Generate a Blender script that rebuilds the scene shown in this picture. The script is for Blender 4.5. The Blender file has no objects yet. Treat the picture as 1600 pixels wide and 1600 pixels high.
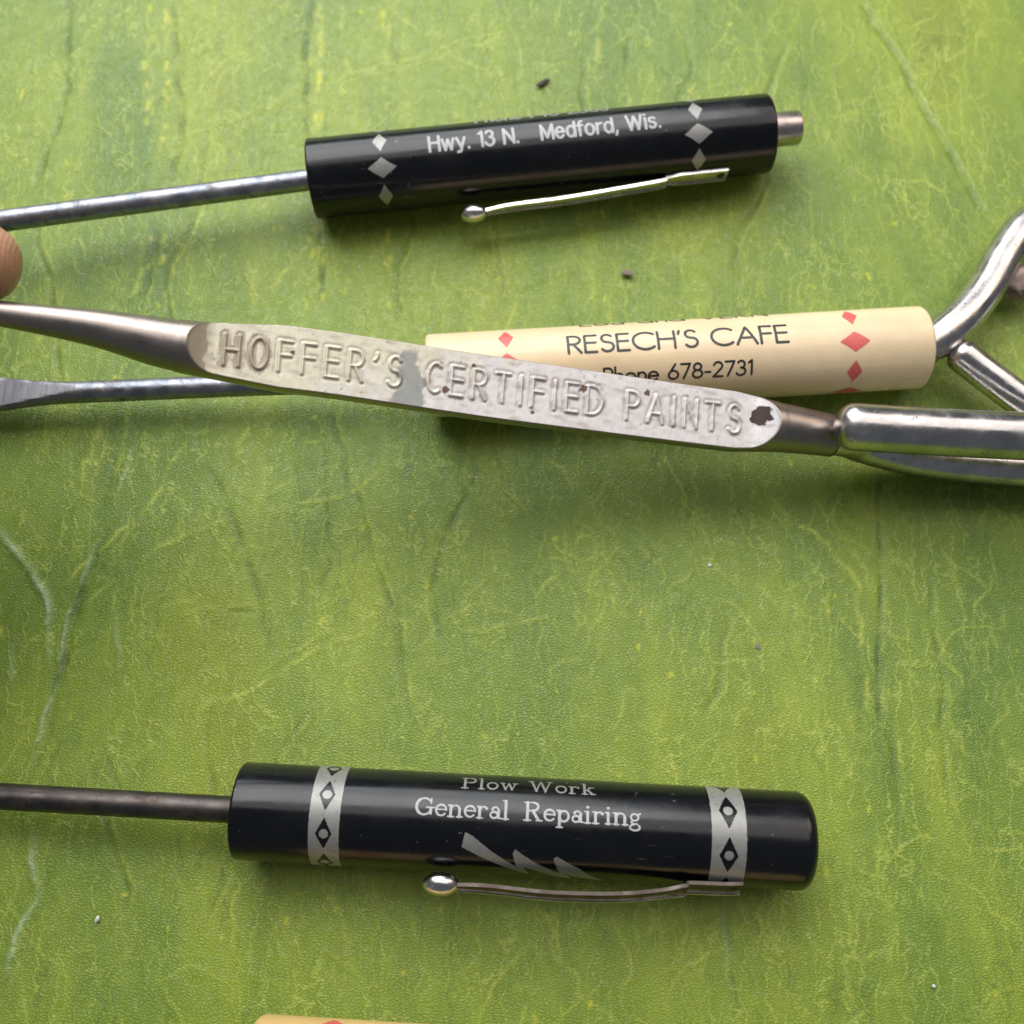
import bpy, bmesh, math, random
import numpy as np
from mathutils import Vector

# ------------------------------------------------------------------ camera, world, lights, exposure
MM = 0.001
sc = bpy.context.scene
TH = math.radians(17.6); DIST = 128.2; ZC = 5.4
CAM = np.array([0.0, -DIST*math.sin(TH), ZC + DIST*math.cos(TH)])
FWD = np.array([0.0, math.sin(TH), -math.cos(TH)])
UPV = np.array([0.0, math.cos(TH), math.sin(TH)])
RGT = np.array([1.0, 0.0, 0.0])
cd = bpy.data.cameras.new('camera'); cam = bpy.data.objects.new('camera', cd)
sc.collection.objects.link(cam); sc.camera = cam
cam.location = CAM*MM; cam.rotation_euler = (TH, 0, 0)
cd.sensor_width = 36; cd.sensor_height = 36; cd.lens = 36
cd.clip_start = 0.005; cd.clip_end = 20
cd.dof.use_dof = True; cd.dof.focus_distance = 0.119; cd.dof.aperture_fstop = 26

world = bpy.data.worlds.new('World'); sc.world = world; world.use_nodes = True
bg = world.node_tree.nodes['Background']
bg.inputs[0].default_value = (0.80, 0.88, 1.0, 1); bg.inputs[1].default_value = 0.15

def area_light(name, loc, target, sx, sy, watts, col):
    ld = bpy.data.lights.new(name, 'AREA'); ld.shape = 'RECTANGLE'
    ld.size = sx; ld.size_y = sy; ld.energy = watts; ld.color = col
    o = bpy.data.objects.new(name, ld); sc.collection.objects.link(o)
    o.location = loc
    d = Vector(target) - Vector(loc)
    o.rotation_euler = d.to_track_quat('-Z', 'Y').to_euler()
    return o
area_light('window_light', (-0.10, 0.32, 0.29), (-.02, 0.05, 0), 0.42, 0.42, 2.75, (0.96, 0.98, 1.0))
area_light('ceiling_light', (0.06, 0.42, 0.84), (0, 0.0, 0), 1.20, 0.84, 6.0, (1.0, 0.94, 0.88))

area_light('warm_lamp', (0.46, 0.30, 0.42), (0.02, 0.02, 0), 0.30, 0.30, 0.85, (1.0, 0.80, 0.64))

sc.view_settings.view_transform = 'Standard'; sc.view_settings.look = 'None'
sc.view_settings.exposure = -0.14; sc.view_settings.gamma = 1.0
sc.view_settings.use_curve_mapping = False
sc.render.engine = 'CYCLES'
sc.cycles.max_bounces = 6; sc.cycles.diffuse_bounces = 3; sc.cycles.glossy_bounces = 4

# ------------------------------------------------------------------ helpers
rng = np.random.default_rng(7); random.seed(7)
def ray(px, py):
    return FWD + (px-800)/1600*RGT - (py-800)/1600*UPV
def at(px, py, z=0.0):
    d = ray(px, py); t = (z-CAM[2])/d[2]
    return CAM + d*t
def unit(v): v = np.asarray(v, float); return v/np.linalg.norm(v)

def mesh_obj(name, verts, faces, mat=None, parent=None, smooth=True):
    me = bpy.data.meshes.new(name)
    v = np.asarray(verts, float)*MM
    me.from_pydata(v.tolist(), [], [list(map(int, f)) for f in faces]); me.update()
    if smooth:
        me.polygons.foreach_set('use_smooth', [True]*len(me.polygons))
    o = bpy.data.objects.new(name, me); sc.collection.objects.link(o)
    if mat: me.materials.append(mat)
    if parent is not None:
        o.parent = parent
        o.matrix_parent_inverse = parent.matrix_world.inverted()
    return o
def sharp(o, deg=35):
    bm = bmesh.new(); bm.from_mesh(o.data)
    bmesh.ops.recalc_face_normals(bm, faces=bm.faces)
    for e in bm.edges:
        if len(e.link_faces) == 2 and e.calc_face_angle(0) > math.radians(deg): e.smooth = False
    bm.to_mesh(o.data); bm.free(); return o
def thing(name, loc, label, cat, group=None):
    o = bpy.data.objects.new(name, None); sc.collection.objects.link(o)
    o.empty_display_size = 0.01
    o.location = np.asarray(loc)*MM
    o['label'] = label; o['category'] = cat
    if group: o['group'] = group
    bpy.context.view_layer.update()
    return o
def tag(o, label, cat, group=None):
    o['label'] = label; o['category'] = cat
    if group: o['group'] = group
    return o

def grid_faces(n, m, wrap=False):
    f = []
    for i in range(n-1):
        for j in range(m if wrap else m-1):
            k = (j+1) % m
            f.append((i*m+j, i*m+k, (i+1)*m+k, (i+1)*m+j))
    return f
def frame_axis(a, up=(0, 0, 1)):
    a = unit(a); u = np.asarray(up, float); u = unit(u - a*np.dot(u, a)); n = np.cross(u, a)
    return a, u, n      # n points to the far side when a points right

def lathe(name, P0, a, u, n, prof, mat, parent, seg=64, cap=True, sharp_deg=35):
    """prof: list of (s, r)"""
    v = []; m = seg
    for s, r in prof:
        for j in range(m):
            t = 2*math.pi*j/m
            v.append(P0 + a*s + r*(math.cos(t)*u + math.sin(t)*n))
    f = grid_faces(len(prof), m, True)
    if cap:
        f.append(tuple(range(m))[::-1]); f.append(tuple((len(prof)-1)*m + j for j in range(m)))
    o = mesh_obj(name, v, f, mat, parent)
    return sharp(o, sharp_deg)

def catmull(P, n=12):
    P = np.asarray(P, float); out = []
    Q = np.vstack([2*P[0]-P[1], P, 2*P[-1]-P[-2]])
    for i in range(1, len(Q)-2):
        p0, p1, p2, p3 = Q[i-1:i+3]
        for k in range(n):
            t = k/n
            out.append(0.5*((2*p1)+(-p0+p2)*t+(2*p0-5*p1+4*p2-p3)*t*t+(-p0+3*p1-3*p2+p3)*t**3))
    out.append(Q[-2]); return np.array(out)

def tube_data(path, rad, seg=28, round_end=(True, True), squash=None):
    path = np.asarray(path, float); N = len(path)
    rad = np.full(N, rad) if np.isscalar(rad) else np.asarray(rad, float)
    T = np.gradient(path, axis=0); T /= np.linalg.norm(T, axis=1)[:, None]
    up = np.array([0, 0, 1.0])
    if abs(T[0] @ up) > .9: up = np.array([0, 1.0, 0])
    u = unit(up - T[0]*(up @ T[0])); rings = []
    cen = []; rr = []; us = []; ts = []
    for i in range(N):
        u = unit(u - T[i]*(u @ T[i])); us.append(u.copy()); ts.append(T[i]); cen.append(path[i]); rr.append(rad[i])
    pre = []; post = []
    if round_end[0]:
        for k in range(6):
            t = (k+.5)/6*math.pi/2
            pre.append((path[0]-T[0]*rad[0]*0.8*math.cos(t), rad[0]*math.sin(t), us[0], T[0]))
    if round_end[1]:
        for k in range(6)[::-1]:
            t = (k+.5)/6*math.pi/2
            post.append((path[-1]+T[-1]*rad[-1]*0.8*math.cos(t), rad[-1]*math.sin(t), us[-1], T[-1]))
    allr = pre + list(zip(cen, rr, us, ts)) + post
    v = []
    for c, r, uu, tt in allr:
        w = np.cross(tt, uu)
        for j in range(seg):
            t = 2*math.pi*j/seg
            v.append(c + r*(math.cos(t)*uu + math.sin(t)*w))
    f = grid_faces(len(allr), seg, True)
    f.append(tuple(range(seg))[::-1]); f.append(tuple((len(allr)-1)*seg+j for j in range(seg)))
    return v, f
def tube(name, path, rad, mat, parent, seg=28, round_end=(True, True)):
    v, f = tube_data(path, rad, seg, round_end)
    return mesh_obj(name, v, f, mat, parent)

# ------------------------------------------------------------------ 2D signed distance printing
def seg_dist(X, Y, p, q):
    px, py = p; qx, qy = q
    dx, dy = qx-px, qy-py; L2 = dx*dx+dy*dy
    if L2 < 1e-12: return np.hypot(X-px, Y-py)
    t = np.clip(((X-px)*dx+(Y-py)*dy)/L2, 0, 1)
    return np.hypot(X-px-t*dx, Y-py-t*dy)
def poly_sd(X, Y, P):
    d = np.full(X.shape, 1e9); ins = np.zeros(X.shape, bool)
    for i in range(len(P)):
        a, b = P[i], P[(i+1) % len(P)]
        d = np.minimum(d, seg_dist(X, Y, a, b))
        if abs(b[1]-a[1]) > 1e-12:
            c = ((a[1] > Y) != (b[1] > Y)) & (X < (b[0]-a[0])*(Y-a[1])/(b[1]-a[1])+a[0])
            ins ^= c
    return np.where(ins, -d, d)
def strokes_sd(X, Y, strokes):
    """strokes: list of (halfwidth, [pts]); windowed for speed"""
    D = np.full(X.shape, 1e3); x0 = X[0, 0]; y0 = Y[0, 0]
    hx = X[0, 1]-X[0, 0]; hy = Y[1, 0]-Y[0, 0]
    for w, pts in strokes:
        for p, q in zip(pts[:-1], pts[1:]):
            m = w + 6*max(hx, hy)
            i0 = max(0, int((min(p[0], q[0])-m-x0)/hx)); i1 = int((max(p[0], q[0])+m-x0)/hx)+2
            j0 = max(0, int((min(p[1], q[1])-m-y0)/hy)); j1 = int((max(p[1], q[1])+m-y0)/hy)+2
            if i1 <= 0 or j1 <= 0: continue
            s = np.s_[j0:j1, i0:i1]
            if D[s].size == 0: continue
            D[s] = np.minimum(D[s], seg_dist(X[s], Y[s], p, q)-w)
    return D
def march(X, Y, D):
    """filled region D<0 as polygons clipped to grid cells"""
    verts = []; faces = []; cache = {}
    ny, nx = D.shape
    def corner(j, i):
        k = (j, i)
        if k not in cache:
            cache[k] = len(verts); verts.append((X[j, i], Y[j, i]))
        return cache[k]
    def cut(a, b):
        k = (a, b) if a < b else (b, a)
        if k not in cache:
            da, db = D[a], D[b]; t = da/(da-db)
            cache[k] = len(verts)
            verts.append((X[a]+(X[b]-X[a])*t, Y[a]+(Y[b]-Y[a])*t))
        return cache[k]
    N = D < 0
    any_ = N[:-1, :-1] | N[1:, :-1] | N[:-1, 1:] | N[1:, 1:]
    for j, i in np.argwhere(any_):
        j = int(j); i = int(i)
        cs = [(j, i), (j, i+1), (j+1, i+1), (j+1, i)]
        poly = []
        for k in range(4):
            a, b = cs[k], cs[(k+1) % 4]
            if N[a]: poly.append(corner(*a))
            if N[a] != N[b]: poly.append(cut(a, b))
        if len(poly) >= 3: faces.append(poly)
    return np.array(verts), faces
def sd_grid(x0, x1, y0, y1, h):
    xs = np.arange(x0, x1+h, h); ys = np.arange(y0, y1+h, h)
    return np.meshgrid(xs, ys)

class Handle:
    def __init__(s, pl, pr, R):
        A = at(pl[0], pl[1], R); B = at(pr[0], pr[1], R)
        s.P0 = A; s.L = np.linalg.norm(B-A); s.R = R
        s.a, s.u, s.n = frame_axis(B-A)
    def pt(s, x, arc, dr=0.03):
        ph = arc/s.R; r = s.R+dr
        return s.P0 + s.a*x + r*(math.cos(ph)*s.u + math.sin(ph)*s.n)
    def pix(s, px, py):
        d = ray(px, py); o = CAM-s.P0
        du, dn, ou, on = d@s.u, d@s.n, o@s.u, o@s.n
        A = du*du+dn*dn; B = 2*(ou*du+on*dn); C = ou*ou+on*on-s.R**2
        q = max(B*B-4*A*C, 0); t = (-B-math.sqrt(q))/(2*A)
        p = o+d*t
        return float(p@s.a), float(math.atan2(p@s.n, p@s.u)*s.R)
    def decal(s, name, X, Y, D, mat, parent, dr=0.03):
        v, f = march(X, Y, D)
        return mesh_obj(name, [s.pt(x, y, dr) for x, y in v], f, mat, parent)

# ------------------------------------------------------------------ stroke alphabets
def arc(cx, cy, rx, ry, a0, a1, n=14):
    return [(cx+rx*math.cos(math.radians(a0+(a1-a0)*k/n)), cy+ry*math.sin(math.radians(a0+(a1-a0)*k/n))) for k in range(n+1)]
SANS = {
 'H': (.66, [[(0,0),(0,1)],[(.66,0),(.66,1)],[(0,.52),(.66,.52)]]),
 'E': (.46, [[(0,0),(0,1)],[(0,1),(.46,1)],[(0,.53),(.43,.53)],[(0,0),(.46,0)]]),
 'F': (.44, [[(0,0),(0,1)],[(0,1),(.44,1)],[(0,.53),(.42,.53)]]),
 'R': (.50, [[(0,0),(0,1)],[(0,1)]+arc(.22,.74,.26,.26,90,-90)+[(0,.48)],[(.2,.48),(.50,0)]]),
 'P': (.48, [[(0,0),(0,1)],[(0,1)]+arc(.22,.74,.26,.26,90,-90)+[(0,.48)]]),
 'S': (.50, [arc(.26,.76,.21,.24,32,270), arc(.26,.26,.25,.26,90,-150)]),
 'C': (.84, [arc(.5,.5,.5,.5,48,312,22)]),
 'A': (.80, [[(0,0),(.4,1),(.8,0)],[(.15,.35),(.65,.35)]]),
 'O': (.86, [arc(.43,.5,.43,.5,0,360,26)]),
 'T': (.52, [[(0,1),(.52,1)],[(.26,0),(.26,1)]]),
 'I': (.04, [[(.02,0),(.02,1)]]),
 'D': (.62, [[(0,0),(0,1)],[(0,1)]+arc(.18,.5,.44,.5,90,-90)+[(0,0)]]),
 'N': (.62, [[(0,0),(0,1),(.62,0),(.62,1)]]),
 'L': (.42, [[(0,1),(0,0),(.42,0)]]),
 'V': (.72, [[(0,1),(.36,0),(.72,1)]]),
 "'": (.06, [[(.05,1),(.0,.78)]]),
 'o': (.56, [arc(.28,.3,.28,.3,0,360,20)]),
 'u': (.46, [[(0,.6)]+arc(.23,.23,.23,.23,180,360)+[(.46,.6)],[(.46,0),(.46,.6)]]),
 'a': (.56, [arc(.28,.3,.28,.3,0,360,20),[(.56,0),(.56,.6)]]),
 'd': (.56, [arc(.28,.3,.28,.3,0,360,20),[(.56,0),(.56,1.05)]]),
 'n': (.42, [[(0,0),(0,.6)],arc(.21,.37,.21,.23,180,0)+[(.42,0)]]),
 'h': (.42, [[(0,0),(0,1.05)],arc(.21,.37,.21,.23,180,0)+[(.42,0)]]),
 'e': (.56, [arc(.28,.3,.28,.3,8,318,20),[(.02,.31),(.55,.31)]]),
 '6': (.56, [arc(.28,.29,.27,.29,0,360,20),[(.05,.42),(.38,1.02)]]),
 '7': (.50, [[(0,1),(.5,1),(.14,0)]]),
 '8': (.54, [arc(.27,.76,.21,.23,0,360,18),arc(.27,.27,.27,.27,0,360,20)]),
 '2': (.52, [arc(.25,.74,.24,.26,165,-32)+[(0,0),(.52,0)]]),
 '3': (.50, [arc(.23,.76,.20,.24,150,-90),arc(.22,.27,.26,.27,90,-155)]),
 '1': (.20, [[(0,.84),(.18,1),(.18,0)]]),
 '-': (.32, [[(0,.36),(.3,.36)]]),
 '4': (.52, [[(.40,0),(.40,1),(0,.28),(.52,.28)]]),
}
HELV = {**SANS,
 'H': (.56, [[(0,0),(0,1)],[(.56,0),(.56,1)],[(0,.53),(.56,.53)]]),
 'M': (.66, [[(0,0),(0,1),(.33,.1),(.66,1),(.66,0)]]),
 'N': (.56, [[(0,0),(0,1),(.56,0),(.56,1)]]),
 'W': (.88, [[(0,1),(.22,0),(.44,.95),(.66,0),(.88,1)]]),
 'w': (.66, [[(0,.7),(.16,0),(.33,.66),(.5,0),(.66,.7)]]),
 'y': (.46, [[(0,.7),(.24,.05)],[(.46,.7),(.2,-.16),(.04,-.2)]]),
 'f': (.26, [[(.1,0),(.1,.85),(.16,.98),(.28,1.0)],[(0,.68),(.26,.68)]]),
 'r': (.26, [[(0,0),(0,.7)],[(0,.5),(.1,.64),(.27,.68)]]),
 'i': (.04, [[(.02,0),(.02,.7)],[(.02,.96),(.02,.98)]]),
 's': (.38, [arc(.19,.53,.17,.17,30,250,10)+arc(.19,.18,.18,.18,80,-150,10)]),
 'e': (.46, [arc(.23,.35,.23,.35,2,318,20),[(.02,.37),(.45,.37)]]),
 'o': (.48, [arc(.24,.35,.24,.35,0,360,20)]),
 'd': (.46, [arc(.23,.35,.23,.35,0,360,20),[(.46,0),(.46,1)]]),
 'n': (.42, [[(0,0),(0,.7)],arc(.21,.45,.21,.25,180,0)+[(.42,0)]]),
 'h': (.42, [[(0,0),(0,1)],arc(.21,.45,.21,.25,180,0)+[(.42,0)]]),
 '3': (.48, [arc(.23,.76,.20,.24,160,-80),arc(.22,.27,.25,.27,80,-160)]),
 '.': (.06, [[(.03,.0),(.03,.03)]]),
 ',': (.08, [[(.05,.04),(.05,-.02),(.0,-.18)]]),
}
K, k_ = .080, .042      # thick and thin half widths of the slab serif face
SERIF = {
 'G': (1.0, [(K,arc(.46,.5,.40,.46,125,235)),(k_*1.3,arc(.46,.5,.40,.46,42,125)),(k_*1.3,arc(.46,.5,.40,.46,235,325)),(K,[(.82,.42),(.82,.12)]),(k_,[(.6,.44),(1.0,.44)]),(k_,[(.82,.96),(.82,.68)])]),
 'e': (.62, [(.062,arc(.31,.33,.27,.3,60,240)),(.045,arc(.31,.33,.27,.3,0,60)),(.05,arc(.31,.33,.27,.3,240,320)),(k_,[(.05,.36),(.57,.36)])]),
 'n': (.78, [(K,[(.14,0),(.14,.6)]),(k_,[(0,0),(.3,0)]),(k_,[(0,.62),(.14,.62)]),(.05,arc(.38,.4,.22,.22,165,20)),(K,[(.6,.42),(.6,0)]),(k_,[(.46,0),(.76,0)])]),
 'r': (.60, [(K,[(.14,0),(.14,.6)]),(k_,[(0,0),(.32,0)]),(k_,[(0,.62),(.14,.62)]),(.05,arc(.37,.38,.22,.24,160,60)),(.08,[(.49,.54),(.50,.53)])]),
 'a': (.64, [(.055,arc(.24,.19,.19,.17,0,360)),(K,[(.48,.06),(.48,.44)]),(.05,arc(.30,.44,.19,.18,0,140)),(.07,[(.15,.5),(.16,.5)]),(k_,[(.48,.05),(.62,.02)])]),
 'l': (.34, [(K,[(.15,0),(.15,1.02)]),(k_,[(0,0),(.31,0)]),(k_,[(0,1.04),(.15,1.04)])]),
 'R': (.98, [(K,[(.18,0),(.18,1)]),(k_,[(0,0),(.36,0)]),(k_,[(0,1),(.2,1)]),(k_,[(.18,1),(.5,1)]),(.065,arc(.5,.77,.24,.23,90,-90)),(k_,[(.18,.53),(.5,.53)]),(K,[(.46,.52),(.74,.06)]),(k_,[(.66,0),(.96,0)])]),
 'P': (.84, [(K,[(.18,0),(.18,1)]),(k_,[(0,0),(.36,0)]),(k_,[(0,1),(.2,1)]),(k_,[(.18,1),(.5,1)]),(.065,arc(.5,.75,.25,.25,90,-90)),(k_,[(.18,.5),(.5,.5)])]),
 'p': (.72, [(K,[(.15,-.28),(.15,.6)]),(k_,[(0,-.3),(.32,-.3)]),(k_,[(0,.62),(.15,.62)]),(.06,arc(.38,.31,.25,.29,150,-150))]),
 'i': (.36, [(K,[(.15,0),(.15,.6)]),(k_,[(0,0),(.31,0)]),(k_,[(0,.62),(.15,.62)]),(.085,[(.15,.88),(.155,.88)])]),
 'g': (.66, [(.052,arc(.28,.43,.2,.19,0,360)),(.045,[(.16,.27),(.1,.15),(.2,.07),(.42,.06)]),(.052,arc(.29,-.12,.26,.16,100,400)),(.05,[(.42,.57),(.58,.63)])]),
 'o': (.66, [(.062,arc(.32,.32,.27,.3,0,360,20))]),
 'w': (.96, [(.066,[(.1,.62),(.28,.04)]),(.04,[(.28,.04),(.46,.58)]),(.066,[(.46,.6),(.64,.04)]),(.04,[(.64,.04),(.82,.62)]),(k_,[(0,.62),(.24,.62)]),(k_,[(.7,.62),(.94,.62)])]),
 'W': (1.36, [(.075,[(.14,1),(.42,.04)]),(.045,[(.42,.04),(.66,.96)]),(.075,[(.66,.96),(.92,.04)]),(.045,[(.92,.04),(1.18,1)]),(k_,[(0,1),(.3,1)]),(k_,[(1.02,1),(1.32,1)])]),
 'k': (.76, [(K,[(.15,0),(.15,1.02)]),(k_,[(0,0),(.31,0)]),(k_,[(0,1.04),(.15,1.04)]),(.045,[(.18,.26),(.5,.6)]),(.07,[(.32,.36),(.58,.02)]),(k_,[(.46,0),(.74,0)]),(k_,[(.38,.62),(.66,.62)])]),
}
def layout(txt, font, gap, space, hw=None):
    out = []; x = 0
    for ch in txt:
        if ch == ' ': x += space; continue
        adv, st = font[ch]
        for s in st:
            w, pts = (hw, s) if hw is not None else s
            out.append((w, [(px+x, py) for px, py in pts]))
        x += adv+gap
    return out, x-gap
def fit(strokes, W, x0, x1, y0, H):
    """scale to run from x0 to x1 with cap height H, shear free"""
    sx = (x1-x0)/W
    return [(w*H, [(x0+px*sx, y0+py*H) for px, py in pts]) for w, pts in strokes]

# ------------------------------------------------------------------ materials
class NT:
    dims = '3D'
    def __init__(s, name):
        s.m = bpy.data.materials.new(name); s.m.use_nodes = True
        s.t = s.m.node_tree; s.b = s.t.nodes['Principled BSDF']
        s.tc = s.t.nodes.new('ShaderNodeTexCoord')
    def new(s, k, **kw):
        n = s.t.nodes.new(k)
        for a, v in kw.items(): setattr(n, a, v)
        return n
    def link(s, a, b): s.t.links.new(a, b)
    def put(s, sock, v):
        if hasattr(v, 'links'): s.link(v, sock)
        else: sock.default_value = v
    def coord(s, scale=(1, 1, 1), rot=(0, 0, 0)):
        mp = s.new('ShaderNodeMapping'); mp.inputs['Scale'].default_value = scale; mp.inputs['Rotation'].default_value = rot
        s.link(s.tc.outputs['Object'], mp.inputs['Vector']); return mp.outputs['Vector']
    def noise(s, vec, scale, detail=4, rough=.55, dist=0):
        n = s.new('ShaderNodeTexNoise', noise_dimensions=s.dims); s.link(vec, n.inputs['Vector'])
        n.inputs['Scale'].default_value = scale; n.inputs['Detail'].default_value = detail
        n.inputs['Roughness'].default_value = rough; n.inputs['Distortion'].default_value = dist
        return n.outputs['Fac']
    def ramp(s, fac, stops):
        r = s.new('ShaderNodeValToRGB'); s.link(fac, r.inputs['Fac'])
        e = r.color_ramp.elements
        while len(e) < len(stops): e.new(.5)
        for i, (p, c) in enumerate(stops):
            e[i].position = p; e[i].color = (c, c, c, 1) if np.isscalar(c) else (*c, 1)
        return r.outputs['Color']
    def mix(s, f, a, b, mode='MIX'):
        n = s.new('ShaderNodeMix', data_type='RGBA', blend_type=mode)
        s.put(n.inputs[0], f)
        for sock, v in ((n.inputs[6], a), (n.inputs[7], b)):
            s.put(sock, (*v, 1) if isinstance(v, tuple) and len(v) == 3 else v)
        return n.outputs[2]
    def math(s, op, a, b=0.0):
        n = s.new('ShaderNodeMath', operation=op); s.put(n.inputs[0], a); s.put(n.inputs[1], b); return n.outputs[0]
    def attr(s, name):
        n = s.new('ShaderNodeAttribute', attribute_name=name); return n
    def bump(s, h, strength, dist):
        n = s.new('ShaderNodeBump'); n.inputs['Strength'].default_value = strength; n.inputs['Distance'].default_value = dist
        s.link(h, n.inputs['Height']); s.link(n.outputs['Normal'], s.b.inputs['Normal']); return n
    def set(s, **kw):
        for k, v in kw.items():
            s.put(s.b.inputs[k.replace('_', ' ')], (*v, 1) if isinstance(v, tuple) and len(v) == 3 else v)

def plastic(name, col, rough, speck=None, bump=.12):
    t = NT(name); v = t.coord()
    base = t.mix(t.noise(v, 120, 3), tuple(c*.85 for c in col), tuple(min(1, c*1.15) for c in col))
    if speck:
        sp = t.ramp(t.noise(v, 1500, 2, .5), [(.70, 0.0), (.76, 1.0)])
        msk = t.ramp(t.noise(v, 110, 3), [(.48, 0.0), (.62, 1.0)])
        base = t.mix(t.math('MULTIPLY', t.math('MULTIPLY', sp, msk), .55), base, speck)
    if speck:
        sx_ = t.math('MULTIPLY', t.ramp(t.noise(t.coord((.10, 1, 1), (0, 0, .35)), 1900, 2, .5), [(.70, 0.0), (.74, 1.0)]), t.ramp(t.noise(v, 60, 3), [(.50, 0.0), (.64, 1.0)]))
        base = t.mix(t.math('MULTIPLY', sx_, .22), base, speck)
        dusty = t.ramp(t.noise(t.coord((.6, 1, 1)), 180, 5, .65), [(.45, 0.0), (.72, .006)])
        base = t.mix(dusty, base, (.6, .62, .62))
    t.set(Base_Color=base, Roughness=t.ramp(t.noise(v, 210, 6, .65), [(.3, rough*.7), (.72, rough*1.9)]))
    t.b.inputs['Specular IOR Level'].default_value = .42
    t.bump(t.noise(v, 700, 4), bump, .00006)
    return t.m
def metal(name, colA, colB, r0, r1, scale=300, pit=None, metallic=1.0, bump=.2, stretch=(1, 1, 1), pit_at=(.60, .68), pit_scale=900):
    t = NT(name); v = t.coord(stretch)
    base = t.mix(t.ramp(t.noise(v, scale, 5, .6), [(.35, 0.0), (.65, 1.0)]), colA, colB)
    rough = t.ramp(t.noise(v, scale*1.7, 5), [(.3, r0), (.7, r1)])
    met = metallic
    if pit:
        p = t.ramp(t.noise(v, pit_scale, 4, .65), [(pit_at[0], 0.0), (pit_at[1], 1.0)])
        base = t.mix(p, base, pit)
        met = t.math('MULTIPLY', t.math('SUBTRACT', 1.0, t.math('MULTIPLY', p, .8)), metallic)
        rough = t.math('MAXIMUM', rough, t.math('MULTIPLY', p, .55))
    t.set(Base_Color=base, Roughness=rough, Metallic=met)
    t.bump(t.noise(v, scale*3, 4), bump, .00008)
    return t.m
M = {}
M['black'] = plastic('black_plastic', (.0035, .004, .0055), .16, speck=(.20, .21, .20))
M['cream'] = plastic('cream_plastic', (.84, .67, .44), .17, bump=.08)
def age(m_, col, amt, sc_):
    nt = m_.node_tree; b = nt.nodes['Principled BSDF']; src = b.inputs['Base Color'].links[0].from_socket
    tcn = nt.nodes.new('ShaderNodeTexCoord'); no = nt.nodes.new('ShaderNodeTexNoise'); no.inputs['Scale'].default_value = sc_; no.inputs['Detail'].default_value = 5
    rp = nt.nodes.new('ShaderNodeValToRGB'); rp.color_ramp.elements[0].position = .42; rp.color_ramp.elements[1].position = .72
    rp.color_ramp.elements[0].color = (0, 0, 0, 1); rp.color_ramp.elements[1].color = (amt, amt, amt, 1)
    mx = nt.nodes.new('ShaderNodeMix'); mx.data_type = 'RGBA'; mx.inputs[7].default_value = (*col, 1)
    nt.links.new(tcn.outputs['Object'], no.inputs['Vector']); nt.links.new(no.outputs['Fac'], rp.inputs['Fac']); nt.links.new(rp.outputs['Color'], mx.inputs[0])
    nt.links.new(src, mx.inputs[6]); nt.links.new(mx.outputs[2], b.inputs['Base Color'])
age(M['cream'], (.72, .52, .29), .30, 40); age(M['cream'], (.45, .30, .17), .10, 420)
tc = M['cream'].node_tree.nodes['Principled BSDF']
tc.inputs['Subsurface Weight'].default_value = .12; tc.inputs['Subsurface Radius'].default_value = (.0015, .001, .0005)
M['yellow'] = plastic('yellowed_plastic', (.72, .50, .20), .32, bump=.08)
M['shaft'] = metal('weathered_steel', (.19, .21, .25), (.36, .35, .38), .30, .50, 420, pit=(.07, .07, .075), pit_at=(.55, .72), pit_scale=520, bump=.3)
M['ground_steel'] = metal('ground_blade_steel', (.20, .20, .22), (.30, .29, .31), .38, .55, 200, pit=(.10, .09, .09), pit_at=(.62, .7), pit_scale=500, bump=.5, stretch=(3, .4, 1))
M['dark_shaft'] = metal('darkened_steel', (.085, .075, .072), (.15, .13, .12), .34, .55, 300, pit=(.05, .025, .018), pit_at=(.55, .7), pit_scale=380, bump=.35)
M['chrome'] = metal('worn_chrome', (.46, .44, .43), (.64, .61, .60), .15, .36, 260, pit=(.12, .10, .09), pit_at=(.64, .72), bump=.25)
M['nickel'] = metal('brushed_nickel', (.44, .40, .37), (.56, .52, .49), .24, .38, 200, pit=(.16, .12, .10), pit_at=(.66, .75), bump=.10)
M['clip'] = metal('bright_clip_steel', (.55, .52, .50), (.70, .67, .65), .16, .32, 300, pit=(.20, .15, .12), pit_at=(.62, .72))
M['rusty_clip'] = metal('rusty_clip_steel', (.05, .042, .036), (.10, .085, .072), .35, .55, 350, pit=(.07, .042, .03), pit_at=(.5, .7))
M['brown_steel'] = metal('tarnished_steel', (.42, .36, .34), (.55, .49, .47), .25, .4, 200, pit=(.2, .14, .12))

def print_mat(name, col, rough=.45, metallic=0.0, wear=None):
    t = NT(name); v = t.coord()
    base = t.mix(t.noise(v, 900, 4), tuple(c*.8 for c in col), tuple(min(1, c*1.15) for c in col))
    if wear:
        base = t.mix(t.ramp(t.noise(v, 1900, 3, .7), [(.60, 0.0), (.70, .75)]), base, wear)
    t.set(Base_Color=base, Roughness=rough, Metallic=metallic); return t.m
M['silver_ink'] = print_mat('silver_ink', (.30, .30, .285), .42, .35, (.12, .12, .115))
M['white_ink'] = print_mat('pale_ink', (.44, .44, .45), .45, .0, (.17, .17, .17))
M['red_ink'] = print_mat('red_ink', (.70, .125, .115), .4, 0.0, (.74, .34, .25))
M['black_ink'] = print_mat('black_ink', (.022, .026, .028), .4)

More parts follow.
